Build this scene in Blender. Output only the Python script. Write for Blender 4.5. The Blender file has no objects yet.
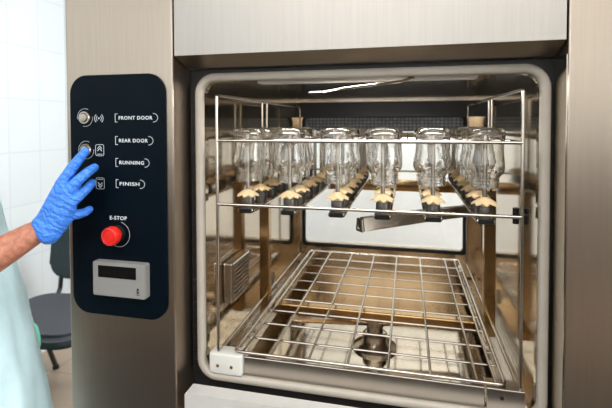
import bpy, bmesh, math, random
from mathutils import Vector, Matrix
random.seed(7)
S = bpy.context.scene
COL = S.collection
PI = math.pi

# ------------------------------------------------------------------ materials
def new_mat(name):
    m = bpy.data.materials.new(name); m.use_nodes = True
    n = m.node_tree; b = n.nodes['Principled BSDF']
    return m, n, b
def lin(r, g, b):
    f = lambda c: ((c/255+.055)/1.055)**2.4 if c/255 > .04045 else c/255/12.92
    return (f(r), f(g), f(b), 1)
def plain(name, rgb, rough=.5, metal=0., spec=.5, var=.06, scale=30., bump=0., coat=0.):
    """procedural surface: base colour with slight noise, optional bump"""
    m, n, b = new_mat(name)
    c = lin(*rgb)
    tc = n.nodes.new('ShaderNodeTexCoord'); nz = n.nodes.new('ShaderNodeTexNoise')
    nz.inputs['Scale'].default_value = scale; nz.inputs['Detail'].default_value = 4
    rp = n.nodes.new('ShaderNodeValToRGB')
    rp.color_ramp.elements[0].position = .3; rp.color_ramp.elements[1].position = .7
    rp.color_ramp.elements[0].color = tuple(x*(1-var) for x in c[:3])+(1,)
    rp.color_ramp.elements[1].color = tuple(min(1, x*(1+var)) for x in c[:3])+(1,)
    n.links.new(tc.outputs['Object'], nz.inputs['Vector']); n.links.new(nz.outputs['Fac'], rp.inputs['Fac'])
    n.links.new(rp.outputs['Color'], b.inputs['Base Color'])
    b.inputs['Roughness'].default_value = rough; b.inputs['Metallic'].default_value = metal
    b.inputs['Specular IOR Level'].default_value = spec; b.inputs['Coat Weight'].default_value = coat
    if bump:
        bp = n.nodes.new('ShaderNodeBump'); bp.inputs['Strength'].default_value = bump; bp.inputs['Distance'].default_value = .002
        n.links.new(nz.outputs['Fac'], bp.inputs['Height']); n.links.new(bp.outputs['Normal'], b.inputs['Normal'])
    return m
def steel(name, rgb, rough, stretch=(60, 60, 1.2), var=.05, rvar=.06, bump=.02):
    """brushed stainless steel: long fine streaks in colour, gloss and height"""
    m, n, b = new_mat(name); c = lin(*rgb)
    tc = n.nodes.new('ShaderNodeTexCoord'); mp = n.nodes.new('ShaderNodeMapping'); mp.inputs['Scale'].default_value = stretch
    nz = n.nodes.new('ShaderNodeTexNoise'); nz.inputs['Scale'].default_value = 6; nz.inputs['Detail'].default_value = 5
    n.links.new(tc.outputs['Object'], mp.inputs['Vector']); n.links.new(mp.outputs['Vector'], nz.inputs['Vector'])
    rp = n.nodes.new('ShaderNodeValToRGB')
    rp.color_ramp.elements[0].position = .3; rp.color_ramp.elements[1].position = .7
    rp.color_ramp.elements[0].color = tuple(x*(1-var) for x in c[:3])+(1,); rp.color_ramp.elements[1].color = tuple(min(1, x*(1+var)) for x in c[:3])+(1,)
    n.links.new(nz.outputs['Fac'], rp.inputs['Fac']); n.links.new(rp.outputs['Color'], b.inputs['Base Color'])
    mr = n.nodes.new('ShaderNodeMapRange'); mr.inputs['To Min'].default_value = max(.02, rough-rvar); mr.inputs['To Max'].default_value = rough+rvar
    n.links.new(nz.outputs['Fac'], mr.inputs['Value']); n.links.new(mr.outputs['Result'], b.inputs['Roughness'])
    b.inputs['Metallic'].default_value = 1
    if bump:
        bp = n.nodes.new('ShaderNodeBump'); bp.inputs['Strength'].default_value = bump; bp.inputs['Distance'].default_value = .001
        n.links.new(nz.outputs['Fac'], bp.inputs['Height']); n.links.new(bp.outputs['Normal'], b.inputs['Normal'])
    return m
def tiles(name, rgb, grout, w, h, plane, rough=.25, mortar=.004):
    m, n, b = new_mat(name)
    tc = n.nodes.new('ShaderNodeTexCoord'); sp = n.nodes.new('ShaderNodeSeparateXYZ'); cb = n.nodes.new('ShaderNodeCombineXYZ')
    n.links.new(tc.outputs['Object'], sp.inputs[0])
    n.links.new(sp.outputs[plane[0]], cb.inputs[0]); n.links.new(sp.outputs[plane[1]], cb.inputs[1])
    br = n.nodes.new('ShaderNodeTexBrick'); br.offset = 0; br.squash = 1
    br.inputs['Scale'].default_value = 1; br.inputs['Brick Width'].default_value = w; br.inputs['Row Height'].default_value = h
    br.inputs['Mortar Size'].default_value = mortar; br.inputs['Mortar Smooth'].default_value = .3
    c = lin(*rgb); br.inputs['Color1'].default_value = c; br.inputs['Color2'].default_value = tuple(x*.975 for x in c[:3])+(1,)
    br.inputs['Mortar'].default_value = lin(*grout)
    n.links.new(cb.outputs[0], br.inputs['Vector']); n.links.new(br.outputs['Color'], b.inputs['Base Color'])
    b.inputs['Roughness'].default_value = rough
    return m
def glass(name, tint=(1, 1, 1, 1), rough=.01, ior=1.5):
    m, n, b = new_mat(name)
    b.inputs['Base Color'].default_value = tint; b.inputs['Transmission Weight'].default_value = 1
    b.inputs['Roughness'].default_value = rough; b.inputs['IOR'].default_value = ior
    tc = n.nodes.new('ShaderNodeTexCoord'); nz = n.nodes.new('ShaderNodeTexNoise'); nz.inputs['Scale'].default_value = 38
    bp = n.nodes.new('ShaderNodeBump'); bp.inputs['Strength'].default_value = .55; bp.inputs['Distance'].default_value = .002
    n.links.new(tc.outputs['Object'], nz.inputs['Vector']); n.links.new(nz.outputs['Fac'], bp.inputs['Height']); n.links.new(bp.outputs['Normal'], b.inputs['Normal'])
    return m
def pane_mat(name):
    m = bpy.data.materials.new(name); m.use_nodes = True; n = m.node_tree; n.nodes.clear()
    o = n.nodes.new('ShaderNodeOutputMaterial'); mx = n.nodes.new('ShaderNodeMixShader'); t = n.nodes.new('ShaderNodeBsdfTransparent'); g = n.nodes.new('ShaderNodeBsdfGlossy')
    t.inputs['Color'].default_value = (.98, .985, .98, 1); g.inputs['Roughness'].default_value = .02
    mx.inputs[0].default_value = .07
    n.links.new(t.outputs[0], mx.inputs[1]); n.links.new(g.outputs[0], mx.inputs[2]); n.links.new(mx.outputs[0], o.inputs[0])
    return m
def mesh_mat(name):
    """fine woven screen"""
    m, n, b = new_mat(name)
    tc = n.nodes.new('ShaderNodeTexCoord'); sp = n.nodes.new('ShaderNodeSeparateXYZ'); cb = n.nodes.new('ShaderNodeCombineXYZ')
    n.links.new(tc.outputs['Object'], sp.inputs[0]); n.links.new(sp.outputs[0], cb.inputs[0]); n.links.new(sp.outputs[2], cb.inputs[1])
    br = n.nodes.new('ShaderNodeTexBrick'); br.offset = 0
    br.inputs['Scale'].default_value = 1; br.inputs['Brick Width'].default_value = .0125; br.inputs['Row Height'].default_value = .011; br.inputs['Mortar Size'].default_value = .0016
    br.inputs['Color1'].default_value = lin(150, 156, 158); br.inputs['Color2'].default_value = lin(122, 126, 132); br.inputs['Mortar'].default_value = lin(70, 74, 74)
    n.links.new(cb.outputs[0], br.inputs['Vector']); n.links.new(br.outputs['Color'], b.inputs['Base Color']); b.inputs['Roughness'].default_value = .6; b.inputs['Alpha'].default_value = .85
    return m

M = {}
M['front'] = steel('brushed_steel_front', (180, 166, 151), .30, (40, 40, 1.0), .035, .025, .003)
M['hood'] = steel('brushed_steel_hood', (170, 164, 157), .40, (60, 60, 1.2), .04, .04, .01)
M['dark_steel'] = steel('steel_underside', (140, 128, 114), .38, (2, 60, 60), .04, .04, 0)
M['chamber'] = steel('polished_chamber_steel', (204, 191, 172), .10, (9, 9, .5), .04, .03, 0)
M['chrome'] = steel('polished_wire_steel', (182, 174, 164), .20, (30, 30, 30), .03, .03, 0)
M['rear_steel'] = steel('warm_rear_steel', (190, 166, 134), .18, (8, 8, 1), .04, .03, 0)
M['rod'] = steel('dull_rod_steel', (150, 140, 128), .34, (20, 20, 3), .04, .03, 0)
M['tube'] = steel('matt_tube_steel', (206, 200, 190), .14, (3, 3, 3), .03, .03, 0)
M['polished'] = steel('polished_strip', (200, 190, 176), .08, (20, 20, 3), .04, .03, 0)
M['satin'] = steel('satin_steel', (184, 175, 163), .22, (3, 3, 3), .03, .03, 0)
M['gold'] = steel('warm_steel', (184, 152, 108), .20, (3, 3, 3), .04, .03, 0)
M['black'] = plain('black_rubber', (14, 14, 14), .55)
M['header'] = plain('black_enamel', (9, 10, 12), .35)
M['gasket'] = plain('beige_silicone_gasket', (172, 163, 150), .5)
M['panel'] = plain('navy_black_foil', (3, 13, 21), .42, spec=.09, var=.1, scale=5)
M['print'] = plain('white_print', (214, 222, 224), .6, var=.02)
M['print_dark'] = plain('dark_print', (24, 24, 26), .6, var=.02)
M['red'] = plain('red_plastic', (222, 36, 26), .42, var=.08, scale=90, bump=.2)
M['grey_box'] = plain('grey_plastic', (138, 136, 131), .5, var=.03)
M['enamel'] = plain('light_grey_enamel', (196, 192, 187), .4, var=.02)
M['screen'] = plain('display_glass', (12, 14, 14), .2)
M['white_plastic'] = plain('white_plastic', (206, 203, 196), .45, var=.03)
M['brass'] = plain('brass', (150, 112, 56), .35, metal=1)
M['collar'] = plain('cream_plastic', (228, 200, 156), .5, var=.08)
M['collar'].node_tree.nodes['Principled BSDF'].inputs['Subsurface Weight'].default_value = .35
M['collar'].node_tree.nodes['Principled BSDF'].inputs['Subsurface Radius'].default_value = (.006, .004, .002)
M['nozzle_base'] = plain('grey_nozzle_base', (92, 88, 84), .4, metal=.7)
M['glass'] = glass('clear_glass', (.99, .985, .97, 1))
M['pane'] = pane_mat('door_glass')
M['mesh'] = mesh_mat('woven_screen')
M['glove'] = plain('blue_nitrile', (62, 128, 226), .46, var=.12, scale=70, bump=.7)
gm_ = M['glove'].node_tree; gb_ = gm_.nodes['Principled BSDF']
wv = gm_.nodes.new('ShaderNodeTexWave'); wv.wave_type = 'BANDS'; wv.bands_direction = 'DIAGONAL'; wv.inputs['Scale'].default_value = 42; wv.inputs['Distortion'].default_value = 7; wv.inputs['Detail'].default_value = 3; wv.inputs['Detail Scale'].default_value = 2.2
tc_ = gm_.nodes.new('ShaderNodeTexCoord'); mp_ = gm_.nodes.new('ShaderNodeMapping'); mp_.inputs['Rotation'].default_value = (0, .35, 0); mp_.inputs['Scale'].default_value = (1, .5, 1)
b2 = gm_.nodes.new('ShaderNodeBump'); b2.inputs['Strength'].default_value = .45; b2.inputs['Distance'].default_value = .0035
old_ = gb_.inputs['Normal'].links[0].from_node
gm_.links.new(tc_.outputs['Object'], mp_.inputs['Vector']); gm_.links.new(mp_.outputs['Vector'], wv.inputs['Vector']); gm_.links.new(wv.outputs['Fac'], b2.inputs['Height'])
gm_.links.new(old_.outputs['Normal'], b2.inputs['Normal']); gm_.links.new(b2.outputs['Normal'], gb_.inputs['Normal'])
M['skin'] = plain('skin', (174, 112, 88), .55, var=.28, scale=110, bump=.3)
M['gown'] = plain('pale_aqua_fabric', (206, 234, 240), .85, var=.05, scale=22, bump=1.0)
M['trousers'] = plain('teal_fabric', (88, 160, 150), .85)
M['hair'] = plain('brown_hair', (70, 46, 30), .6, var=.3, scale=80)
M['fabric'] = plain('charcoal_fabric', (62, 64, 70), .9, var=.12, scale=160, bump=.3)
M['fabric2'] = plain('dark_green_grey_fabric', (40, 54, 58), .9, var=.12, scale=160, bump=.3)
M['chair_metal'] = plain('black_powder_coat', (20, 20, 22), .4)
M['green_plastic'] = plain('green_plastic', (92, 186, 158), .4)
M['wall_tile'] = tiles('white_wall_tile', (216, 222, 225), (202, 210, 213), .195, .287, (1, 2))
M['wall_paint'] = plain('white_paint', (240, 242, 242), .7, var=.01)
M['back_paint'] = plain('white_back_paint', (238, 243, 245), .6, var=.01)
M['dark_panel'] = plain('brown_reflection_panel', (70, 62, 54), .6)  # for the added wall panels that darken the steel reflections
M['ceil'] = plain('ceiling_paint', (240, 240, 238), .8, var=.01)
M['floor'] = tiles('beige_floor_tile', (170, 150, 130), (140, 124, 110), .4, .4, (0, 1), .35)
M['trim'] = plain('white_trim', (250, 252, 252), .35, var=.01)

# ------------------------------------------------------------------ mesh helpers
def link(name, bm, mat, parent=None, smooth=False, ang=None):
    me = bpy.data.meshes.new(name)
    bmesh.ops.recalc_face_normals(bm, faces=bm.faces[:])
    bm.to_mesh(me); bm.free()
    o = bpy.data.objects.new(name, me); COL.objects.link(o)
    if isinstance(mat, (list, tuple)):
        for q in mat: me.materials.append(q)
    elif mat: me.materials.append(mat)
    if smooth:
        for p in me.polygons: p.use_smooth = True
        if ang: me.set_sharp_from_angle(angle=math.radians(ang))
    if parent: o.parent = parent
    return o
def empty(name, loc=(0, 0, 0)):
    o = bpy.data.objects.new(name, None); COL.objects.link(o); o.location = loc; o.empty_display_size = .05
    return o
def tag(o, label=None, cat=None, group=None, kind=None):
    if label: o['label'] = label
    if cat: o['category'] = cat
    if group: o['group'] = group
    if kind: o['kind'] = kind
    return o
def B(): return bmesh.new()
def box(bm, x0, x1, y0, y1, z0, z1, bev=0, seg=2, mi=0):
    vs = [bm.verts.new((x, y, z)) for x in (x0, x1) for y in (y0, y1) for z in (z0, z1)]
    fs = [bm.faces.new([vs[i] for i in q]) for q in ((0, 1, 3, 2), (4, 6, 7, 5), (0, 4, 5, 1), (2, 3, 7, 6), (0, 2, 6, 4), (1, 5, 7, 3))]
    for f_ in fs: f_.material_index = mi
    if bev:
        es = list({e for f_ in fs for e in f_.edges})
        bmesh.ops.bevel(bm, geom=es, offset=bev, segments=seg, profile=.5, affect='EDGES')
    return bm
def frame_for(d):
    d = d.normalized(); a = Vector((0, 0, 1)) if abs(d.z) < .9 else Vector((1, 0, 0))
    u = d.cross(a).normalized(); return u, d.cross(u).normalized()
def tube(bm, pts, r, n=10, closed=False, cap=True):
    """round wire swept along a polyline"""
    pts = [Vector(p) for p in pts]; N = len(pts); rings = []
    u = None
    for i, p in enumerate(pts):
        a = pts[(i-1) % N] if (closed or i > 0) else p
        b = pts[(i+1) % N] if (closed or i < N-1) else p
        d = (b-a).normalized()
        if u is None: u, v = frame_for(d)
        else:
            u = (u - d*u.dot(d)).normalized(); v = d.cross(u).normalized()
        rr = r[i] if isinstance(r, (list, tuple)) else r
        rings.append([bm.verts.new(p + (u*math.cos(2*PI*k/n) + v*math.sin(2*PI*k/n))*rr) for k in range(n)])
    for i in range(N if closed else N-1):
        A, Bq = rings[i], rings[(i+1) % N]
        for k in range(n): bm.faces.new((A[k], A[(k+1) % n], Bq[(k+1) % n], Bq[k]))
    if cap and not closed: bm.faces.new(rings[0][::-1]); bm.faces.new(rings[-1])
    return bm
def bend(pts, r, n=5):
    """round the corners of a polyline"""
    pts = [Vector(p) for p in pts]; out = [pts[0]]
    for i in range(1, len(pts)-1):
        a = pts[i] + (pts[i-1]-pts[i]).normalized()*r; c = pts[i] + (pts[i+1]-pts[i]).normalized()*r
        for k in range(n+1):
            t = k/n; out.append(a*(1-t)**2 + pts[i]*2*t*(1-t) + c*t*t)
    return out + [pts[-1]]
def lathe(bm, prof, n=24, c=(0, 0, 0), cap=True, mi=0):
    rings = []
    for r, z in prof:
        if r < 1e-6: rings.append([bm.verts.new((c[0], c[1], c[2]+z))])
        else: rings.append([bm.verts.new((c[0]+r*math.cos(2*PI*k/n), c[1]+r*math.sin(2*PI*k/n), c[2]+z)) for k in range(n)])
    for A, Bq in zip(rings, rings[1:]):
        for k in range(n):
            l = (k+1) % n
            if len(A) == 1 and len(Bq) == 1: continue
            if len(A) == 1: f_ = bm.faces.new((A[0], Bq[l], Bq[k]))
            elif len(Bq) == 1: f_ = bm.faces.new((A[k], A[l], Bq[0]))
            else: f_ = bm.faces.new((A[k], A[l], Bq[l], Bq[k]))
            f_.material_index = mi
    return bm
def turn_y(bm, loc):
    """stand a lathe built along +z so that its axis points to -y (out of the machine front)"""
    bmesh.ops.transform(bm, matrix=Matrix.Translation(loc) @ Matrix.Rotation(PI/2, 4, 'X'), verts=bm.verts[:])
    return bm
def rrect(x0, x1, z0, z1, r, n=8):
    out = []
    for cx, cz, a in ((x1-r, z1-r, 0), (x0+r, z1-r, PI/2), (x0+r, z0+r, PI), (x1-r, z0+r, 1.5*PI)):
        for k in range(n+1):
            t = a + PI/2*k/n; out.append((cx+r*math.cos(t), cz+r*math.sin(t)))
    return out
def plate(bm, loop, y0, y1, mi=0):
    a = [bm.verts.new((x, y0, z)) for x, z in loop]; b = [bm.verts.new((x, y1, z)) for x, z in loop]
    n = len(loop); fs = [bm.faces.new(a), bm.faces.new(b[::-1])]
    for k in range(n): fs.append(bm.faces.new((a[k], b[k], b[(k+1) % n], a[(k+1) % n])))
    for f_ in fs: f_.material_index = mi
    return bm
def ring(bm, outer, inner, y0, y1):
    """flat frame with thickness between two loops of equal count"""
    n = len(outer)
    V = [[bm.verts.new((x, y, z)) for x, z in L] for L in (outer, inner) for y in (y0, y1)]
    of, ob, jf, jb = V
    for k in range(n):
        l = (k+1) % n
        bm.faces.new((of[k], of[l], jf[l], jf[k])); bm.faces.new((ob[k], jb[k], jb[l], ob[l]))
        bm.faces.new((of[k], ob[k], ob[l], of[l])); bm.faces.new((jf[k], jf[l], jb[l], jb[k]))
    return bm
def ball(bm, c, r, sub=2, s=(1, 1, 1)):
    bmesh.ops.create_icosphere(bm, subdivisions=sub, radius=1, matrix=Matrix.Translation(c) @ Matrix.Diagonal((r*s[0], r*s[1], r*s[2], 1)))
_sp = None
def hull(bm, balls):
    """convex hull around balls (x,y,z,r): tapered capsules, palms, torsos"""
    global _sp
    if _sp is None:
        t = bmesh.new(); bmesh.ops.create_icosphere(t, subdivisions=2, radius=1); _sp = [v.co.copy() for v in t.verts]; t.free()
    vs = []
    for b in balls:
        c = Vector(b[:3]); r = b[3] if len(b) == 4 else None
        for q in _sp:
            vs.append(bm.verts.new(c + (q*r if r else Vector((q.x*b[3], q.y*b[4], q.z*b[5])))))
    g = bmesh.ops.convex_hull(bm, input=vs)
    junk = [v for v in vs if v.is_valid and not v.link_faces]
    bmesh.ops.delete(bm, geom=junk, context='VERTS')
def chain(bm, pts):
    for a, b in zip(pts, pts[1:]): hull(bm, [a, b])
def fuse(name, bm, mat, parent, voxel, smooth_it=3):
    """melt the overlapping pieces into one continuous skin"""
    me = bpy.data.meshes.new('raw'); bm.to_mesh(me); bm.free()
    t = bpy.data.objects.new('raw', me); COL.objects.link(t)
    rm = t.modifiers.new('r', 'REMESH'); rm.mode = 'VOXEL'; rm.voxel_size = voxel; rm.use_smooth_shade = True
    sm = t.modifiers.new('s', 'SMOOTH'); sm.factor = .5; sm.iterations = smooth_it
    dg = bpy.context.evaluated_depsgraph_get(); ev = t.evaluated_get(dg)
    out = bpy.data.meshes.new_from_object(ev); out.name = name
    bpy.data.objects.remove(t); bpy.data.meshes.remove(me)
    out.materials.clear(); out.materials.append(mat)
    for p in out.polygons: p.use_smooth = True
    o = bpy.data.objects.new(name, out); COL.objects.link(o)
    if parent: o.parent = parent
    return o
def text_into(bm, body, x0, x1, z, h, y=-.0042, thick=.0004, bold=.0):
    """lettering on the front of the machine, fitted between x0 and x1, cap height h, centred on z"""
    cu = bpy.data.curves.new('t', 'FONT'); cu.body = body; cu.size = 1; cu.offset = bold; cu.extrude = .01; cu.space_character = 1.14; cu.resolution_u = 3
    t = bpy.data.objects.new('t', cu); COL.objects.link(t)
    dg = bpy.context.evaluated_depsgraph_get(); me = bpy.data.meshes.new_from_object(t.evaluated_get(dg))
    xs = [v.co.x for v in me.vertices]; ys = [v.co.y for v in me.vertices]
    a, b, c, d = min(xs), max(xs), min(ys), max(ys)
    for v in me.vertices:
        x, yy, zz = v.co
        v.co = (x0+(x-a)/(b-a)*(x1-x0), y - zz/.02*thick, z-h/2+(yy-c)/(d-c)*h)
    bm.from_mesh(me)
    bpy.data.objects.remove(t); bpy.data.curves.remove(cu); bpy.data.meshes.remove(me)
def line(bm, pts, w, y=-.0042, t=.0003, closed=False):
    """printed stroke on the panel: flat ribbon with a hair of thickness"""
    P = [Vector((p[0], 0, p[1])) for p in pts]; N = len(P)
    rng = range(N if closed else N-1)
    for i in rng:
        a, b = P[i], P[(i+1) % N]; d = (b-a).normalized(); s = Vector((-d.z, 0, d.x))*w/2; a2 = a-d*w*.3; b2 = b+d*w*.3
        lo = [bm.verts.new((q.x, y, q.z)) for q in (a2+s, a2-s, b2-s, b2+s)]; hi = [bm.verts.new((v.co.x, y-t, v.co.z)) for v in lo]
        bm.faces.new(hi)
        for k in range(4): bm.faces.new((lo[k], lo[(k+1) % 4], hi[(k+1) % 4], hi[k]))
def arc(cx, cz, r, a0, a1, n=12): return [(cx+r*math.cos(math.radians(a0+(a1-a0)*k/n)), cz+r*math.sin(math.radians(a0+(a1-a0)*k/n))) for k in range(n+1)]

# ------------------------------------------------------------------ the room
WX, WB, WF, WR, WC = -1.42, 1.56, -2.9, 3.2, 2.75
def struct(name, bm, m): return tag(link(name, bm, m), kind='structure')
struct('floor', box(B(), WX-.1, WR, WF, WB+.1, -.1, 0), M['floor'])
struct('ceiling', box(B(), WX-.1, WR, WF, WB+.1, WC, WC+.1), M['ceil'])
struct('wall_left', box(B(), WX-.1, WX, WF, WB, 0, WC), M['wall_tile'])
struct('wall_back', box(B(), WX-.1, WR, WB, WB+.1, 0, WC), M['back_paint'])
struct('wall_right', box(B(), WR, WR+.1, WF, WB+.1, 0, WC), M['wall_paint'])
struct('wall_front', box(B(), WX-.1, WR+.1, WF-.1, WF, 0, WC), M['wall_paint'])
struct('added_dark_panel_1', box(B(), WX-.1, WR, WF, WF+.02, .0, 1.15), M['dark_panel'])  # unseen dark panel added behind the camera for the steel to reflect
struct('added_dark_panel_2', box(B(), WX, WX+.02, WF+.02, -.75, .0, 1.15), M['dark_panel'])  # second added panel, darkens what the lower left column reflects
struct('baseboard_left', box(B(), WX, WX+.012, -.75, WB, 0, .07), M['back_paint'])

tag(link('added_dark_mat', box(B(), -1.2, 2.2, -2.0, -.32, 0, .012, .004), M['black']), 'added unseen black mat on the floor, giving the steel dark reflections', 'mat')  # out-of-view mat added as something dark for the steel front to mirror

# ------------------------------------------------------------------ the washer
W = tag(empty('glassware_washer', (.43, .4, 0)), 'stainless steel glassware washer with open front and black control panel', 'machine')
def part(name, bm, m, parent=None, smooth=False, ang=40):
    o = link(name, bm, m, None, smooth, ang)
    p = parent or W
    o.parent = p
    q = p; off = Vector((0, 0, 0))
    while q: off += q.location; q = q.parent
    o.location = -off
    return o
part('control_column', box(B(), 0, .216, 0, .80, 0, 1.95, .0025), M['front'])
part('side_column', box(B(), .8268, 1.55, 0, .80, 0, 1.95, .0025), M['front'])
part('reveal_strip', box(B(), .8256, .8267, .003, .060, .83, 1.396), M['polished'])
# hood above the loading opening, its lower edge slanting back
bm = B()
prof = [(0.002, 1.95), (.002, 1.4165), (.045, 1.4000), (.80, 1.4000), (.80, 1.95)]
a = [bm.verts.new((.2185, y, z)) for y, z in prof]; b = [bm.verts.new((.8245, y, z)) for y, z in prof]
bm.faces.new(a); bm.faces.new(b[::-1])
for k in range(5):
    bm.faces.new((a[k], a[(k+1) % 5], b[(k+1) % 5], b[k]))
bm.faces.ensure_lookup_table()
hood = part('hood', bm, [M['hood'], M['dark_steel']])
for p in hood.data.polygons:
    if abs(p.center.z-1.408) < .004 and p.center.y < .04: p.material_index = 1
# black recess plate with the opening, gasket around it
OX0, OX1, OZ0, OZ1 = .2432, .8080, .8400, 1.3775
big = rrect(.2165, .8263, .79, 1.3983, .002); hole = rrect(OX0, OX1, OZ0, OZ1, .024)
part('recess_plate', ring(B(), big, hole, .062, .07), M['black'])
bm = B()
gp = [(-.0135, .062), (-.0135, .0535), (-.0105, .050), (-.002, .050), (.0005, .0525), (.0005, .062)]
loops = []
for off, y in gp:
    loops.append([bm.verts.new((x, y, z)) for x, z in rrect(OX0+off, OX1-off, OZ0+off, OZ1-off, .024-off)])
for A, Bq in zip(loops, loops[1:]):
    n = len(A)
    for k in range(n): bm.faces.new((A[k], A[(k+1) % n], Bq[(k+1) % n], Bq[k]))
part('door_gasket', bm, M['gasket'], None, True, 50)
# inner steel lip behind the gasket
part('opening_lip', ring(B(), rrect(OX0-.002, OX1+.002, OZ0-.002, OZ1+.002, .025), rrect(OX0+.001, OX1-.001, OZ0+.001, OZ1-.001, .024), .0625, .075), M['chamber'])
# ribbed rubber strip in the gap beside the column
bm = B(); box(bm, .2195, .2335, .056, .062, .84, 1.37)
for k in range(88): box(bm, .2215, .2315, .0535, .0565, .842+k*.006, .8452+k*.006)
part('ribbed_seal_strip', bm, M['black'])
# sill below the opening and lower door panel
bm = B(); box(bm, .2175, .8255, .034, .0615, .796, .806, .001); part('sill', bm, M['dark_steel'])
bm = B(); plate(bm, rrect(.231, .822, .10, .8300, .004), .002, .03); part('lower_panel', bm, M['enamel'])
bm = B(); box(bm, .2175, .8255, .02, .80, 0, .0999); part('plinth', bm, M['black'])

# wash chamber
CX0, CX1, CY1, CZ0, CZ1 = .236, .8195, .785, .755, 1.3775
bm = B()
t = .008
box(bm, CX0-t, CX0, .07, CY1, CZ0, CZ1); box(bm, CX1, CX1+.006, .07, CY1, CZ0, CZ1)
box(bm, CX0-t, CX1+.006, .07, CY1, CZ1, CZ1+t)
box(bm, CX0-t, CX1+.006, .07, CY1, CZ0-t, CZ0)
box(bm, CX0-t, CX1+.006, .07, .072, CZ0, OZ0-.004)
ch = part('wash_chamber', bm, M['chamber'])
RX0, RX1, RZ0, RZ1 = .262, .786, .888, 1.322
bm = B(); ring(bm, rrect(CX0, CX1, CZ0, CZ1, .001), rrect(RX0, RX1, RZ0, RZ1, .012), CY1, CY1+.015); part('rear_wall', bm, M['rear_steel'], ch)
bm = B(); ring(bm, rrect(RX0-.008, RX1+.010, RZ0-.012, RZ1+.002, .016), rrect(RX0+.003, RX1-.003, RZ0-.001, RZ1-.004, .012), CY1-.006, CY1+.004); part('rear_seal', bm, M['black'], ch)
bm = B(); box(bm, CX0+.001, CX1-.001, CY1-.010, CY1-.0005, RZ1-.002, CZ1-.006, .001); part('rear_header', bm, M['header'], ch)
bm = B(); box(bm, RX0-.01, RX1+.01, CY1+.0175, CY1+.0215, RZ0-.01, RZ1+.01); part('rear_glass', bm, M['pane'], ch)
bm = B(); box(bm, RX0, RX1, CY1+.011, CY1+.015, 1.272, RZ1); part('screen_band', bm, M['mesh'], ch)
bm = B(); box(bm, CX0-.001, CX1+.001, CY1-.003, CY1, CZ1-.004, CZ1); part('ceiling_edge', bm, M['chrome'], ch)
# chamber floor rails, coves and sump
for x0, x1 in ((.2365, .270), (.786, .819)):
    bm = B(); box(bm, x0, x1, .09, .77, .79, .7995)
    box(bm, x0 if x0 < .5 else x1-.003, x0+.003 if x0 < .5 else x1, .09, .77, .7995, .815); part('guide_rail', bm, M['satin'])
# louvred box on the left chamber wall
bm = B(); v = B()
box(v, .2365, .257, .155, .258, .924, 1.010, .004)
vb = part('vent_box', v, M['satin'])
bm = B()
for k in range(8): box(bm, .2562, .2578, .166, .248, .933+k*.0088, .9368+k*.0088, .0007, 1)
part('louvre', bm, M['header'], vb)
# docking port on the right chamber wall
bm = B(); box(bm, .808, .8192, .205, .232, 1.118, 1.127, .002)
bmesh.ops.create_cone(bm, cap_ends=True, segments=14, radius1=.006, radius2=.006, depth=.030, matrix=Matrix.Translation((.811, .218, 1.1225)))
part('docking_port', bm, M['header'])
part('chamber_lamp', box(B(), .34, .72, .082, .112, 1.3735, 1.3774, .001), M['white_plastic'])
# probe rod under the chamber ceiling
bm = B(); tube(bm, bend([(.458, .105, 1.3565), (.50, .085, 1.361), (.60, .076, 1.3705), (.62, .078, 1.377)], .008), .0022, 8)
part('probe_rod', bm, M['chrome'])
bm = B(); tube(bm, [(.43, .118, 1.357), (.459, .105, 1.3565)], .0035, 8); part('probe_tip', bm, M['header'])
# lower spray arm with hub
bm = B()
lathe(bm, [(0, 0), (.052, 0), (.052, .006), (.036, .016), (.030, .022), (.030, .034), (.026, .038), (.020, .040), (.020, .058), (.027, .060), (.027, .074), (.022, .078), (0, .078)], 28, (.5335, .375, CZ0))
sa = part('lower_spray_arm', bm, M['satin'], None, True, 35)
for s in (-1, 1):
    bm = B()
    d = Vector((.985, .17, 0)); n_ = Vector((-.17, .985, 0)); c = Vector((.5335, .375, CZ0+.064))
    q = []
    for r, w, h in ((.02, .016, .007), (.08, .015, .0065), (.19, .010, .005), (.205, .006, .003)):
        q.append([bm.verts.new(c + d*s*r + n_*w*a_ + Vector((0, 0, h*b_))) for a_, b_ in ((-1, 0), (-.6, 1), (.6, 1), (1, 0), (.6, -1), (-.6, -1))])
    for A, Bq in zip(q, q[1:]):
        for k in range(6): bm.faces.new((A[k], A[(k+1) % 6], Bq[(k+1) % 6], Bq[k]))
    bm.faces.new(q[0]); bm.faces.new(q[-1])
    part('arm_wing', bm, M['satin'], sa, True, 30)

# control panel
cp = part('control_panel', plate(B(), rrect(.0105, .2030, .955, 1.3875, .034, 10), -.003, .001), M['panel'])
def legend(name, bm): return part(name, bm, M['print'], cp)
H = .0076
for body, z, x1, wname in (('FRONT DOOR', 1.3105, .184, 'front_door_legend'), ('REAR DOOR', 1.2706, .1745, 'rear_door_legend'), ('RUNNING', 1.2316, .1665, 'running_legend'), ('FINISH', 1.194, .157, 'finish_legend')):
    x0 = .1050; x1 += .0012; bm = B()
    text_into(bm, body, x0+.0070, x1-.0065, z, H*.84, bold=.016)
    hh = .0072
    line(bm, [(x0+.0045, z+hh), (x0, z+hh), (x0, z-hh), (x0+.0045, z-hh)], .0009)
    line(bm, [(x1-.005, z+hh), (x1-.002, z+hh)] + arc(x1-.003, z, hh*.95, 70, -70, 8) + [(x1-.002, z-hh), (x1-.005, z-hh)], .0009)
    legend(wname, bm)
bm = B(); cx, cz = .0715, 1.310
ballr = arc(cx, cz, .0017, 0, 360, 10)[:-1]; plate(bm, ballr, -.0046, -.0041)
for s, a in ((0, 0), (180, 180)):
    for r in (.0052, .0088): line(bm, arc(cx, cz, r, a-48, a+48, 8), .0012)
legend('signal_symbol', bm)
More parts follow.
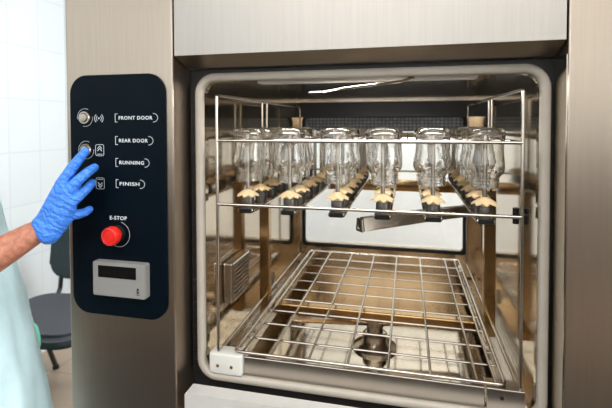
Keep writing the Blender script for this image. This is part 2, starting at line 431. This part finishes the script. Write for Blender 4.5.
for cz, up, nm in ((1.253, 1, 'up_symbol'), (1.1934, -1, 'down_symbol')):
    bm = B(); cx = .0722
    L = rrect(cx-.0085, cx+.0085, cz-.0100, cz+.0100, .003, 3)
    if up > 0: line(bm, L, .0008, closed=True)
    else:
        line(bm, L, .0006, closed=True)
    for k in (0, 1):
        zz = cz+up*(.001+k*.0042)
        line(bm, [(cx-.0042, zz-up*.0022), (cx, zz+up*.0022), (cx+.0042, zz-up*.0022)], .0012)
    line(bm, [(cx-.005, cz-.0072 if up > 0 else cz+.0072), (cx+.005, cz-.0072 if up > 0 else cz+.0072)], .0009)
    legend(nm, bm)
bm = B(); text_into(bm, 'E-STOP', .0910, .1255, 1.1325, .0068, bold=.012); legend('stop_legend', bm)
# chrome push buttons with printed arcs round them
for x, z in ((.0425, 1.3115), (.0440, 1.2530)):
    bm = lathe(B(), [(.0118, 0), (.0118, .0035), (.0108, .005), (.0088, .005), (.0080, .0035), (.0078, .0035)], 28); turn_y(bm, (x, -.003, z))
    pb = part('push_button', bm, M['chrome'], None, True, 35)
    bm = lathe(B(), [(.0076, 0), (.0076, .0055), (.0070, .0068), (0, .0072)], 24); turn_y(bm, (x, -.003, z)); part('button_cap', bm, M['satin'], pb, True, 35)
    bm = B(); line(bm, arc(x, z, .0160, 65, 190, 14), .0005); part('button_arc', bm, M['print'], pb)
    bm = B(); line(bm, arc(x, z, .0160, 255, 365, 14), .0005); part('button_arc', bm, M['print'], pb)
# emergency stop
bm = lathe(B(), [(.011, 0), (.011, .008), (.0125, .010), (.0155, .0115), (.0165, .014), (.0165, .021), (.0155, .0245), (.012, .026), (.0115, .0249), (.0098, .0249), (.0094, .026), (0, .0267)], 32)
turn_y(bm, (.1065, -.003, 1.1045)); es = part('emergency_stop', bm, M['red'], None, True, 35)
bm = B(); line(bm, arc(.1085, 1.1035, .0225, -150, 75, 22), .0005); part('stop_arc', bm, M['print'], es)
bm = lathe(B(), [(.0150, 0), (.0150, .004), (.012, .005), (.0119, .005)], 24); turn_y(bm, (.1065, -.003, 1.1045)); part('stop_collar', bm, M['black'], es, True, 35)
# display unit
bm = plate(B(), rrect(.0638, .1688, .9955, 1.0562, .003, 3), -.017, -.003)
bmesh.ops.bevel(bm, geom=[e for e in bm.edges if all(v.co.y < -.016 for v in e.verts)], offset=.0012, segments=2, affect='EDGES')
du = part('display_unit', bm, M['grey_box'])
bm = box(B(), .0755, .1513, -.0174, -.0168, 1.0290, 1.0500); part('display_screen', bm, M['screen'], du)
bm = B(); cx, cz = .1545, 1.0095
plate(bm, arc(cx, cz+.0028, .0022, 0, 360, 10)[:-1], -.0174, -.0168)
line(bm, [(cx-.0022, cz-.001), (cx+.0022, cz-.001), (cx, cz-.0045)], .0014, y=-.0170, closed=True); line(bm, [(cx-.003, cz-.0065), (cx+.003, cz-.0065)], .0010, y=-.0170)
part('display_emblem', bm, M['print_dark'], du)

# ------------------------------------------------------------------ the cart in the chamber
K = tag(empty('washing_cart', (.523, .41, .79)), 'stainless wire washing cart with glassware spindles inside the open washer', 'rack')
def kpart(name, bm, m, parent=None, smooth=True, ang=40): return part(name, bm, m, parent or K, smooth, ang)
XL, XR, YF, YB = .2706, .7832, .0570, .683
ZT, ZM, ZL, ZS = 1.3514, 1.2688, 1.1526, .8834
w = .0029
for x in (XL, XR):
    bm = B(); tube(bm, bend([(x, YF, ZS-.012), (x, YF, ZT), (x, YB, ZT), (x, YB, ZS-.012)], .006), w, 10)
    kpart('side_hoop', bm, M['chrome'])
for z, nm in ((ZM, 'upper_bar'), (ZL, 'lower_bar')):
    for y in (YF, YB): kpart(nm, tube(B(), [(XL, y, z), (XR, y, z)], w, 10), M['chrome'])
    if z == ZM:
        for x in (XL, XR): kpart('side_bar', tube(B(), [(x, YF, z), (x, YB, z)], w*.85, 8), M['chrome'])
# retaining wire grid round the glassware
cols = [.3147, .3968, .4861, .5667, .6517, .7352]
rows = [.098+.0749*k for k in range(8)]
bm = B()
for y in [r_+.0374 for r_ in rows[:-1]]: tube(bm, [(XL, y, ZM), (XR, y, ZM)], .0022, 8)
for a_, b_ in zip(cols, cols[1:]): tube(bm, [((a_+b_)/2, YF, ZM+.003), ((a_+b_)/2, YB, ZM+.003)], .0018, 8)
kpart('retaining_grid', bm, M['chrome'])
for x in (XL, XR): kpart('side_rail', tube(B(), [(x, YF, ZS-.006), (x, YB, ZS-.006)], w, 10), M['chrome'])
# uprights
for x in (XL, XR):
    bm = B()
    for dy in (-.012, .022): tube(bm, [(x, .325+dy, ZL), (x, .325+dy, ZT)], .0024, 8)
    kpart('upper_rod', bm, M['chrome'])
    s = .012
    bm = B(); box(bm, x-s, x+s, .318, .341, .835, ZL+.004, .002); kpart('upright', bm, M['gold'], None, False)
# manifold: six tubes running back, rear header
for x in cols:
    bm = B(); box(bm, x-.015, x+.015, .083, .640, 1.1325, 1.1416, .003, 2); mt_ = kpart('manifold_tube', bm, M['tube'])
    part('end_cap', box(B(), x-.0125, x+.0125, .0805, .0835, 1.1328, 1.1413, .001, 1), M['header'], mt_)
bm = B(); box(bm, .276, .778, .650, .669, 1.0945, 1.1285, .003, 2); kpart('rear_crossbar', bm, M['gold'])
# spindles with star collars
def spindle_meshes():
    bm = B(); lathe(bm, [(0, 0), (.0038, 0), (.0038, .1405), (.0030, .1430), (0, .1432)], 12)
    rod = kpart('spindle', bm, M['rod'])
    bm = B(); lathe(bm, [(.0042, 0), (.0115, 0), (.0120, .002), (.0120, .017), (.0110, .0195), (.0042, .0195)], 18)
    base = part('spindle_base', bm, M['nozzle_base'], rod, True, 35)
    bm = B(); n = 32
    L = []
    for zoff in (0, -.0022):
        c0 = [bm.verts.new((.0043*math.cos(2*PI*k/n), .0043*math.sin(2*PI*k/n), .0345+zoff)) for k in range(n)]
        c1 = [bm.verts.new((.0115*math.cos(2*PI*k/n), .0115*math.sin(2*PI*k/n), .0305+zoff)) for k in range(n)]
        c2 = []
        for k in range(n):
            a = 2*PI*k/n; st = (1+math.cos(8*a))/2; r = .0158+.0060*st**.7
            c2.append(bm.verts.new((r*math.cos(a), r*math.sin(a), .0266-.0034*st+zoff)))
        L.append((c0, c1, c2))
    for A in L:
        for p_, q_ in ((A[0], A[1]), (A[1], A[2])):
            for k in range(n): bm.faces.new((p_[k], p_[(k+1) % n], q_[(k+1) % n], q_[k]))
    for i in (0, 2):
        for k in range(n): bm.faces.new((L[0][i][k], L[1][i][k], L[1][i][(k+1) % n], L[0][i][(k+1) % n]))
    lathe(bm, [(.0043, .0195), (.0085, .0195), (.0075, .031), (.0043, .031)], 16)
    col = part('star_collar', bm, M['collar'], rod, True, 40)
    return rod, base, col
rod, base, colr = spindle_meshes()
Z_TUBE = 1.1416
for o in (base, colr): o.location = (0, 0, 0)
first = True
for j, y in enumerate(rows):
    for i, x in enumerate(cols):
        if first: r_, b_, c_ = rod, base, colr; first = False
        else:
            r_, b_, c_ = rod.copy(), base.copy(), colr.copy()
            for q in (r_, b_, c_): COL.objects.link(q)
            r_.parent = K; b_.parent = r_; c_.parent = r_
        r_.location = Vector((x, y, Z_TUBE)) - K.location
        c_.rotation_euler.z = (i*7+j*3) % 5*.13
# rotor arm hanging under the manifold
bm = B()
pts = [Vector((.527, .127, 1.113)), Vector((.658, .234, 1.116)), Vector((.7587, .304, 1.116))]
q = []
for p_, hw, hh in ((pts[0], .011, .012), (pts[1], .018, .010), (pts[2], .011, .010)):
    d = (pts[2]-pts[0]).normalized(); n_ = Vector((-d.y, d.x, 0))
    q.append([bm.verts.new(p_ + n_*hw*a_ + Vector((0, 0, hh*b_))) for a_, b_ in ((-1, -1), (-.55, 1), (.55, 1), (1, -1))])
for A, Bq in zip(q, q[1:]):
    for k in range(4): bm.faces.new((A[k], A[(k+1) % 4], Bq[(k+1) % 4], Bq[k]))
bm.faces.new(q[0]); bm.faces.new(q[-1])
ra = kpart('rotor_arm', bm, M['rod'], None, False)
bm = B(); d = (pts[1]-pts[0]).normalized(); e = pts[0]-d*.004
n_ = Vector((-d.y, d.x, 0))
for s in (-1, 1): tube(bm, [e+n_*.006*s+Vector((0, 0, .010)), e+n_*.009*s-Vector((0, 0, .011))], .0030, 8)
tube(bm, [e-n_*.009-Vector((0, 0, .011)), e+n_*.009-Vector((0, 0, .011))], .0032, 8)
part('arm_clip', bm, M['chrome'], ra, True)
bm = lathe(B(), [(0, 0), (.016, 0), (.016, .012), (.010, .014), (.010, .0222), (0, .0222)], 20, (.658, .234, 1.1075)); part('rotor_hub', bm, M['nozzle_base'], ra, True, 35)
# lower wire shelf
bm = B()
SY = .695
tube(bm, bend([(.45, YF, ZS), (.7620, YF, ZS), (.7620, SY, ZS), (.3018, SY, ZS), (.3018, YF, ZS), (.4499, YF, ZS)], .012), w, 10)
kpart('shelf_rim', bm, M['chrome'])
for x in (.3171, .3709, .440, .5091, .5783, .6474, .720, .7480):
    bm = B(); tube(bm, [(x, YF, ZS), (x, SY, ZS)], .0023, 8); kpart('shelf_wire', bm, M['chrome'])
for k in range(1, 10):
    bm = B(); tube(bm, [(.3018, YF+.0638*k, ZS-.0043), (.7620, YF+.0638*k, ZS-.0043)], .0021, 8); kpart('shelf_wire', bm, M['chrome'])
# cart undercarriage
for x0, x1 in ((.284, .296), (.759, .771)):
    bm = B(); box(bm, x0, x1, .0805, .70, .841, .868, .002); kpart('side_beam', bm, M['satin'], None, False)
bm = B(); box(bm, .2965, .7585, .314, .336, .841, .867, .003); kpart('crossbeam', bm, M['gold'], None, False)
bm = B(); box(bm, .3195, .7315, .056, .061, .8425, .8765, .0015); kpart('front_plate', bm, M['satin'], None, False)
bm = B(); box(bm, .2550, .3190, .048, .080, .8412, .8800, .004, 3)
blk = kpart('corner_block', bm, M['white_plastic'], None, True); tag(blk, 'white plastic corner block with two brass screws')
for x in (.2725, .2990):
    t_ = lathe(B(), [(0, -.001), (.0030, -.001), (.0030, .0005), (.002, .0009), (0, .0004)], 14); turn_y(t_, (x, .048, .8575))
    part('screw', t_, M['brass'], blk, True)
bm = B(); box(bm, .7325, .7895, .050, .080, .8412, .8800, .0015); cb_ = kpart('corner_bracket', bm, M['satin'], None, False)
t_ = lathe(B(), [(0, 0), (.0034, 0), (.0032, .001), (0, .001)], 14); turn_y(t_, (.755, .050, .866)); part('screw', t_, M['header'], cb_, True)
for x, sx in ((.2725, .284), (.7825, .771)):
    for y in (.14, .60):
        t_ = lathe(B(), [(0, 0), (.0195, 0), (.0205, .001), (.0205, .006), (.0195, .007), (0, .007)], 24)
        bmesh.ops.transform(t_, matrix=Matrix.Translation((x-.0035, y, .8202)) @ Matrix.Rotation(PI/2, 4, 'Y'), verts=t_.verts[:])
        ro = kpart('roller', t_, M['white_plastic'], None, True, 35)
        bm = B(); tube(bm, [(x, y, .8202), (sx+(.006 if sx < .5 else -.006), y, .8202)], .004, 8); box(bm, min(sx, sx+(.008 if sx < .5 else -.008)), max(sx, sx+(.008 if sx < .5 else -.008)), y-.006, y+.006, .815, .842)
        part('axle', bm, M['satin'], ro)
for x0, x1 in ((.2905, .3045), (.7505, .7645)):
    for y in (.16, .60): kpart('shelf_bracket', box(B(), x0, x1, y, y+.01, .867, ZS-.002, .001), M['satin'], None, False)

# ------------------------------------------------------------------ glass bottles upside down on the spindles
def bottle_mesh():
    """wide-necked bottle, built mouth down: z=0 mouth, z=.103 base"""
    H = .1035
    outer = [(.0205, 0), (.0222, .0008), (.0226, .003), (.0215, .0046), (.0218, .0062), (.0232, .0078), (.0218, .0096), (.0216, .0112), (.0230, .0130), (.0216, .0150), (.0214, .017),
             (.0225, .0195), (.0265, .0240), (.0298, .0300), (.0308, .0370), (.0304, .0450), (.0288, .0540), (.0277, .0640), (.0278, .0740), (.0290, .0840), (.0298, .0920), (.0294, .0975), (.0275, .1015), (.0235, .1035), (.0180, .1030), (.010, .1015), (0, .1010)]
    inner = [(0, .0965), (.012, .0968), (.0215, .0960), (.0258, .0930), (.0268, .0880), (.0264, .0830), (.0254, .0740), (.0253, .0640), (.0264, .0540), (.0280, .0450), (.0284, .0370), (.0274, .0305), (.0240, .0255), (.0200, .0205), (.0188, .016), (.0188, .002), (.0195, 0), (.0205, 0)]
    sc = .96
    return lathe(B(), [(r*sc*1.07, z*sc) for r, z in outer + inner], 40)
bm = bottle_mesh()
for v in bm.verts:
    a_ = math.atan2(v.co.y, v.co.x); r_ = math.hypot(v.co.x, v.co.y); z_ = v.co.z
    if z_ > .016: k_ = 1 + .016*math.sin(3*a_+z_*70)+.012*math.sin(5*a_-z_*120+1)+.010*math.sin(8*a_+z_*210); v.co.x *= k_; v.co.y *= k_
bmesh.ops.remove_doubles(bm, verts=bm.verts[:], dist=1e-6)
proto = link('glass_bottle', bm, M['glass'], None, True)
colname = ['leftmost', 'second from the left', 'third from the left', 'fourth from the left', 'second from the right', 'rightmost']
rowname = ['in the front row', 'in the second row', 'in the third row']
spots = [(i, 0) for i in range(6)] + [(i, 1) for i in range(6)] + [(0, 2), (5, 2)]
for n_, (i, j) in enumerate(spots):
    o = proto if n_ == 0 else proto.copy()
    if n_: COL.objects.link(o)
    tx, ty = random.uniform(-.02, .02), random.uniform(-.03, .03)
    o.location = (cols[i] - ty*.09, rows[j] + tx*.09, Z_TUBE+.1432-.0963*.96)
    o.rotation_euler = (tx, ty, random.uniform(0, 6))
    if j == 0: lab = 'clear glass bottle upside down on its spindle, %s in the front row' % colname[i]
    elif j == 1: lab = 'clear upturned glass bottle in the second row, %s in that row' % colname[i]
    else: lab = 'clear upturned glass bottle third back in the %s column of spindles' % ('leftmost' if i == 0 else 'rightmost')
    tag(o, lab, 'bottle', 'upturned glass bottles on the cart spindles')

# ------------------------------------------------------------------ the chair, bin
def chair():
    t = empty('visitor_chair', (-1.06, 1.02, 0))
    tag(t, 'charcoal fabric visitor chair with black metal legs beside the washer', 'chair')
    def p_(name, bm, m, sm=True):
        return link(name, bm, m, t, sm, 40)
    bm = B(); plate(bm, rrect(-.235, .235, -.225, .225, .10, 8), 0, .06)
    bmesh.ops.transform(bm, matrix=Matrix.Translation((0, 0, .40)) @ Matrix.Rotation(PI/2, 4, 'X') @ Matrix.Translation((0, 0, 0)), verts=bm.verts[:])
    bm.verts.ensure_lookup_table()
    zs = [v.co.z for v in bm.verts]; zo = .40-min(zs)
    bmesh.ops.translate(bm, vec=(0, 0, zo), verts=bm.verts[:])
    bmesh.ops.bevel(bm, geom=[e for e in bm.edges if abs(e.verts[0].co.z-e.verts[1].co.z) < 1e-5 and len(e.link_faces) == 2 and any(len(f_.verts) > 6 for f_ in e.link_faces)], offset=.02, segments=3, affect='EDGES')
    p_('seat', bm, M['fabric'])
    bm = B(); plate(bm, rrect(-.20, .20, -.16, .17, .075, 8), -.022, .022)
    bmesh.ops.bevel(bm, geom=[e for e in bm.edges if abs(e.verts[0].co.y-e.verts[1].co.y) < 1e-5], offset=.012, segments=2, affect='EDGES')
    for v in bm.verts: v.co.y -= .05*(1-(v.co.x/.225)**2)*-1 - .02
    bmesh.ops.transform(bm, matrix=Matrix.Translation((0, .255, .675)) @ Matrix.Rotation(-.16, 4, 'X'), verts=bm.verts[:])
    p_('backrest', bm, M['fabric2'])
    for s in (-1, 1):
        bm = B(); tube(bm, bend([(s*.16, .15, .405), (s*.16, .27, .44), (s*.16, .315, .70)], .03), .011, 10); p_('back_post', bm, M['chair_metal'])
        bm = B(); tube(bm, bend([(s*.19, .05, .392), (s*.20, .14, .385), (s*.235, .335, .012)], .03), .012, 10)
        lathe(bm, [(0, 0), (.016, 0), (.016, .012), (.013, .02), (0, .02)], 12, (s*.235, .335, 0)); p_('leg', bm, M['chair_metal'])
        bm = B(); tube(bm, bend([(s*.19, .05, .392), (s*.20, -.14, .385), (s*.235, -.23, .012)], .03), .012, 10)
        lathe(bm, [(0, 0), (.016, 0), (.016, .012), (.013, .02), (0, .02)], 12, (s*.235, -.23, 0)); p_('leg', bm, M['chair_metal'])
    bm = B()
    for y in (-.10, .10): tube(bm, [(-.19, y, .390), (.19, y, .390)], .010, 8)
    p_('seat_frame', bm, M['chair_metal'])
    t.rotation_euler.z = CHAIR_ROT
    t.location = CHAIR_LOC
CHAIR_ROT, CHAIR_LOC = .15, (-.925, .93, 0)
chair()
bn = tag(empty('waste_bin', (-.768, .45, 0)), 'tall green plastic bin with a rounded lid, half hidden behind the aqua gown', 'bin')
bm = B(); lo = rrect(-.12, .12, -.10, .10, .05, 6); hi = rrect(-.15, .15, -.125, .125, .06, 6)
LV = [[bm.verts.new((x, y, 0)) for x, y in lo], [bm.verts.new((x, y, .53)) for x, y in hi]]
n = len(lo)
for k in range(n): bm.faces.new((LV[0][k], LV[0][(k+1) % n], LV[1][(k+1) % n], LV[1][k]))
bm.faces.new(LV[0]); bm.faces.new(LV[1])
link('bin_body', bm, M['green_plastic'], bn, True, 40)
bm = B(); LV = []
for q_, z in ((1.03, .5305), (1.03, .56), (.99, .595), (.88, .622), (.66, .638), (.3, .644)): LV.append([bm.verts.new((x*q_, y*q_, z)) for x, y in hi])
for A, Bq in zip(LV, LV[1:]):
    for k in range(n): bm.faces.new((A[k], A[(k+1) % n], Bq[(k+1) % n], Bq[k]))
bm.faces.new(LV[0]); bm.faces.new(LV[-1])
link('bin_lid', bm, M['green_plastic'], bn, True, 50)

# ------------------------------------------------------------------ the person
PX, PY = -.355, -.03
P = tag(empty('person', (PX, PY, 0)), 'person in pale aqua gown pressing a panel button with a blue-gloved hand', 'person')
WR_ = Vector((0.0071, -0.0750, 1.1211)); EL = Vector((-.200, -.185, .985)); SH = Vector((PX+.165, PY-.03, 1.335))
f_idx = [(0.0417, -0.0580, 1.2004), (0.0532, -0.0480, 1.2259), (0.0544, -0.0330, 1.2401), (0.0550, -0.0195, 1.2514)]
f_mid = [(0.0558, -0.0640, 1.1857), (0.0717, -0.0560, 1.2061), (0.0771, -0.0400, 1.2179), (0.0778, -0.0250, 1.2241)]
f_rng = [(0.0595, -0.0620, 1.1671), (0.0704, -0.0540, 1.1787), (0.0737, -0.0390, 1.1893), (0.0722, -0.0250, 1.1968)]
f_pky = [(0.0537, -0.0560, 1.1470), (0.0616, -0.0480, 1.1457), (0.0653, -0.0360, 1.1469), (0.0667, -0.0260, 1.1502)]
thumb = [(0.0153, -0.0560, 1.1444), (0.0191, -0.0400, 1.1623), (0.0271, -0.0280, 1.1747), (0.0352, -0.0180, 1.1858)]
w1, w2 = (0.0165, -0.0700, 1.1339), (0.0320, -0.0740, 1.1188)
def hand(bm, k):
    for f_, rs in ((f_idx, (.0108, .0092, .0084, .0074)), (f_mid, (.0106, .0090, .0083, .0073)), (f_rng, (.0102, .0087, .0080, .0070)), (f_pky, (.0098, .0083, .0076, .0067)), (thumb, (.0140, .0110, .0095, .0080))):
        chain(bm, [tuple(p_)+(r_*k,) for p_, r_ in zip(f_, rs)])
    palm = [tuple(w1)+(.0165*k,), tuple(w2)+(.0165*k,), tuple(f_idx[0])+(.0108*k,), tuple(f_mid[0])+(.0112*k,), tuple(f_rng[0])+(.0108*k,), tuple(f_pky[0])+(.0102*k,), tuple(thumb[0])+(.013*k,)]
    hull(bm, palm)
def glove():
    bm = B(); hand(bm, 1.0)
    d = (EL-WR_).normalized(); e = WR_ + d*.010
    hull(bm, [tuple(w1)+(.0165,), tuple(w2)+(.0165,), tuple(Vector(w1)+d*.003)+(.0178,), tuple(Vector(w2)+d*.003)+(.0178,)])
    return bm
gl = fuse('glove', glove(), M['glove'], None, .0011, 2)
# body
bm = B(); hand(bm, .70)
d = (EL-WR_)
up_ = Vector((w1))-Vector((w2)); up_.normalize()
def fore(t, a, r): return tuple(WR_.lerp(EL, t) + up_*a) + (r,)
hull(bm, [fore(0, .005, .0155), fore(0, -.005, .0155), fore(.22, .009, .0185), fore(.22, -.009, .0185)])
hull(bm, [fore(.22, .009, .0185), fore(.22, -.009, .0185), fore(.65, .009, .030), fore(.65, -.009, .030)])
hull(bm, [fore(.65, .009, .030), fore(.65, -.009, .030), fore(1, 0, .034)])
chain(bm, [tuple(EL)+(.034,), tuple(EL.lerp(SH, .5))+(.040,), tuple(SH)+(.050,)])
SL = Vector((PX-.165, PY-.01, 1.335)); E2 = Vector((PX-.225, PY-.02, 1.05)); W2 = Vector((PX-.20, PY-.14, .84))
chain(bm, [tuple(SL)+(.050,), tuple(E2.lerp(SL, .5))+(.042,), tuple(E2)+(.034,), tuple(E2.lerp(W2, .4))+(.034,), tuple(W2)+(.022,)])
hx, hy, hz = W2
hull(bm, [(hx, hy, hz-.01, .018), (hx, hy-.03, hz-.08, .012), (hx, hy+.03, hz-.08, .012)])
for k, (dy, L_) in enumerate(((-.028, .070), (-.009, .080), (.010, .075), (.028, .058))):
    chain(bm, [(hx, hy+dy, hz-.085, .0092), (hx+.006, hy+dy*1.1, hz-.085-L_*.55, .0080), (hx+.018, hy+dy*1.05, hz-.085-L_, .0066)])
chain(bm, [(hx, hy-.022, hz-.025, .013), (hx+.012, hy-.046, hz-.055, .010), (hx+.018, hy-.05, hz-.085, .008)])
hull(bm, [tuple(SH)+(.05,), tuple(SL)+(.05,), (PX, PY, 1.14, .15, .10, .10), (PX, PY, 1.37, .06)])
hull(bm, [(PX, PY, 1.14, .15, .10, .10), (PX, PY, .86, .165, .115, .10)])
for s in (-1, 1):
    chain(bm, [(PX+s*.085, PY, .82, .085), (PX+s*.09, PY+.01, .46, .056), (PX+s*.09, PY+.035, .32, .056), (PX+s*.09, PY+.03, .09, .040)])
    hull(bm, [(PX+s*.09, PY+.02, .055, .034), (PX+s*.095, PY+.16, .03, .028)])
chain(bm, [(PX, PY, 1.37, .058), (PX+.01, PY+.02, 1.47, .052)])
hc = Vector((PX+.012, PY+.035, 1.555))
hull(bm, [(hc.x, hc.y-.012, hc.z+.02, .074, .092, .085), (hc.x, hc.y+.03, hc.z-.075, .045, .045, .035)])
hull(bm, [(hc.x, hc.y+.085, hc.z+.015, .010), (hc.x, hc.y+.103, hc.z-.022, .013)])
for s in (-1, 1):
    ball(bm, (hc.x+s*.076, hc.y-.01, hc.z-.005), .03, 2, (.35, .6, 1))
    ball(bm, (hc.x+s*.031, hc.y+.074, hc.z+.008), .013)
hull(bm, [(hc.x-.02, hc.y+.075, hc.z-.056, .008), (hc.x+.02, hc.y+.075, hc.z-.056, .008)])
body = fuse('body', bm, M['skin'], None, .0042, 4)
# hair
bm = B(); hull(bm, [(hc.x, hc.y-.022, hc.z+.035, .083, .092, .085), (hc.x, hc.y-.06, hc.z-.03, .06, .05, .05)])
ball(bm, (hc.x, hc.y-.125, hc.z+.03), .042)
hair = fuse('hair', bm, M['hair'], None, .005, 3)
# gown: A-line, open at neck, short sleeves
GZ = [(1.385, .075, .070), (1.372, .115, .085), (1.345, .150, .105), (1.28, .160, .118), (1.20, .168, .126), (1.10, .192, .136), (1.00, .220, .150), (.90, .246, .163), (.80, .270, .176), (.66, .298, .191), (.48, .328, .210), (.44, .332, .213)]
GF = []
for (z0, a0, b0), (z1, a1, b1) in zip(GZ, GZ[1:]):
    for k in range(4): GF.append((z0+(z1-z0)*k/4, a0+(a1-a0)*k/4, b0+(b1-b0)*k/4))
GZ = GF+[GZ[-1]]
bm = B(); N = 96; rings = []
for z, rx, ry in GZ:
    f_ = max(0, (1.30-z))/.86
    rg = []
    for k in range(N):
        a = 2*PI*k/N
        w_ = 1 + f_*(.022*math.sin(9*a+1.2+z*2) + .018*math.sin(17*a+z*9) + .010*math.sin(31*a-z*16+2)) + .006*math.sin(z*70+a*6)+.005*math.sin(z*43-a*11)
        rg.append(bm.verts.new((PX+rx*w_*math.cos(a), PY+ry*w_*math.sin(a), z)))
    rings.append(rg)
for A, Bq in zip(rings, rings[1:]):
    for k in range(N): bm.faces.new((A[k], A[(k+1) % N], Bq[(k+1) % N], Bq[k]))
gown = link('gown', bm, M['gown'], None, True)
gm = gown.modifiers.new('thick', 'SOLIDIFY'); gm.thickness = .003
gs = gown.modifiers.new('sub', 'SUBSURF'); gs.levels = 1; gs.render_levels = 1
for s, S0, E0 in ((1, SH, EL), (-1, SL, E2)):
    bm = B(); a = S0 + Vector((-s*.075, 0, .022)); b = S0.lerp(E0, .62)
    tube(bm, [a, S0.lerp(E0, .12), S0.lerp(E0, .35), b], [.066, .068, .066, .070], 20, cap=False)
    sl = link('sleeve', bm, M['gown'], None, True); sl.modifiers.new('t', 'SOLIDIFY').thickness = .003
    sl.parent = P; sl.location = (-PX, -PY, 0)
for s in (-1, 1):
    bm = B(); tube(bm, [(PX+s*.09, PY+.012, .55), (PX+s*.09, PY+.03, .30), (PX+s*.09, PY+.028, .085)], [.078, .078, .085], 20, cap=False)
    o = link('trouser_leg', bm, M['trousers'], None, True); o.modifiers.new('t', 'SOLIDIFY').thickness = .003; o.parent = P; o.location = (-PX, -PY, 0)
    bm = B(); hull(bm, [(PX+s*.09, PY+.0, .045, .045, .055, .045), (PX+s*.097, PY+.17, .034, .042, .06, .034)])
    for v in bm.verts: v.co.z = max(v.co.z, 0)
    o = link('shoe', bm, M['white_plastic'], None, True); o.parent = P; o.location = (-PX, -PY, 0)
for o in (gl, body, hair, gown): o.parent = P; o.location = (-PX, -PY, 0)

# ------------------------------------------------------------------ light
def area(name, loc, size, power, rot=(0, 0, 0), color=(1, 1, 1)):
    L = bpy.data.lights.new(name, 'AREA'); L.shape = 'RECTANGLE'; L.size, L.size_y = size; L.energy = power; L.color = color
    o = bpy.data.objects.new(name, L); COL.objects.link(o); o.location = loc; o.rotation_euler = rot
    return o
area('ceiling_lamp_front', (.6, -1.55, 2.73), (2.6, .9), 44)
area('ceiling_lamp_rear', (.95, 1.2, 2.73), (1.7, .45), 66)
area('window_daylight', (-.2, WF+.03, 1.85), (2.2, 1.2), 7, (PI/2, 0, 0), (.95, .98, 1))
area('added_fill_right', (WR-.03, -1.0, 1.6), (1.6, 1.3), 34, (PI/2, 0, PI/2), (.95, .98, 1))  # added fill from the right to brighten gown and arm, no window there
area('chamber_lamp_light', (.53, .097, 1.3728), (.36, .022), 1.3, (0, 0, 0), (1, .97, .92))
wd = bpy.data.worlds.new('room_air'); S.world = wd; wd.use_nodes = True
wd.node_tree.nodes['Background'].inputs[0].default_value = (1, 1, 1, 1); wd.node_tree.nodes['Background'].inputs[1].default_value = .3

# ------------------------------------------------------------------ camera
cam = bpy.data.cameras.new('camera'); co = bpy.data.objects.new('camera', cam); COL.objects.link(co); S.camera = co
yaw, pitch, roll, f = -.2303, -.027, -.0028, 431.36
fw = Vector((math.sin(yaw)*math.cos(pitch), math.cos(yaw)*math.cos(pitch), math.sin(pitch)))
r0 = Vector((math.cos(yaw), -math.sin(yaw), 0)); u0 = r0.cross(fw)
rt = r0*math.cos(roll)+u0*math.sin(roll); up = u0*math.cos(roll)-r0*math.sin(roll)
mt = Matrix((rt, up, -fw)).transposed().to_4x4(); mt.translation = (.6082, -.6712, 1.3); co.matrix_world = mt
cam.sensor_width = 36; cam.sensor_fit = 'HORIZONTAL'; cam.lens = f/612*36; cam.shift_y = -(204-135)/612; cam.clip_start = .02
cam.dof.use_dof = True; cam.dof.focus_distance = .72; cam.dof.aperture_fstop = 5.6

S.view_settings.view_transform = 'Standard'; S.view_settings.look = 'None'; S.view_settings.gamma = 1; S.view_settings.use_curve_mapping = False
S.view_settings.exposure = .42
S.cycles.max_bounces = 16; S.cycles.glossy_bounces = 10; S.cycles.transmission_bounces = 14; S.cycles.transparent_max_bounces = 16; S.cycles.diffuse_bounces = 4
S.cycles.use_denoising = True; S.cycles.sample_clamp_indirect = 6
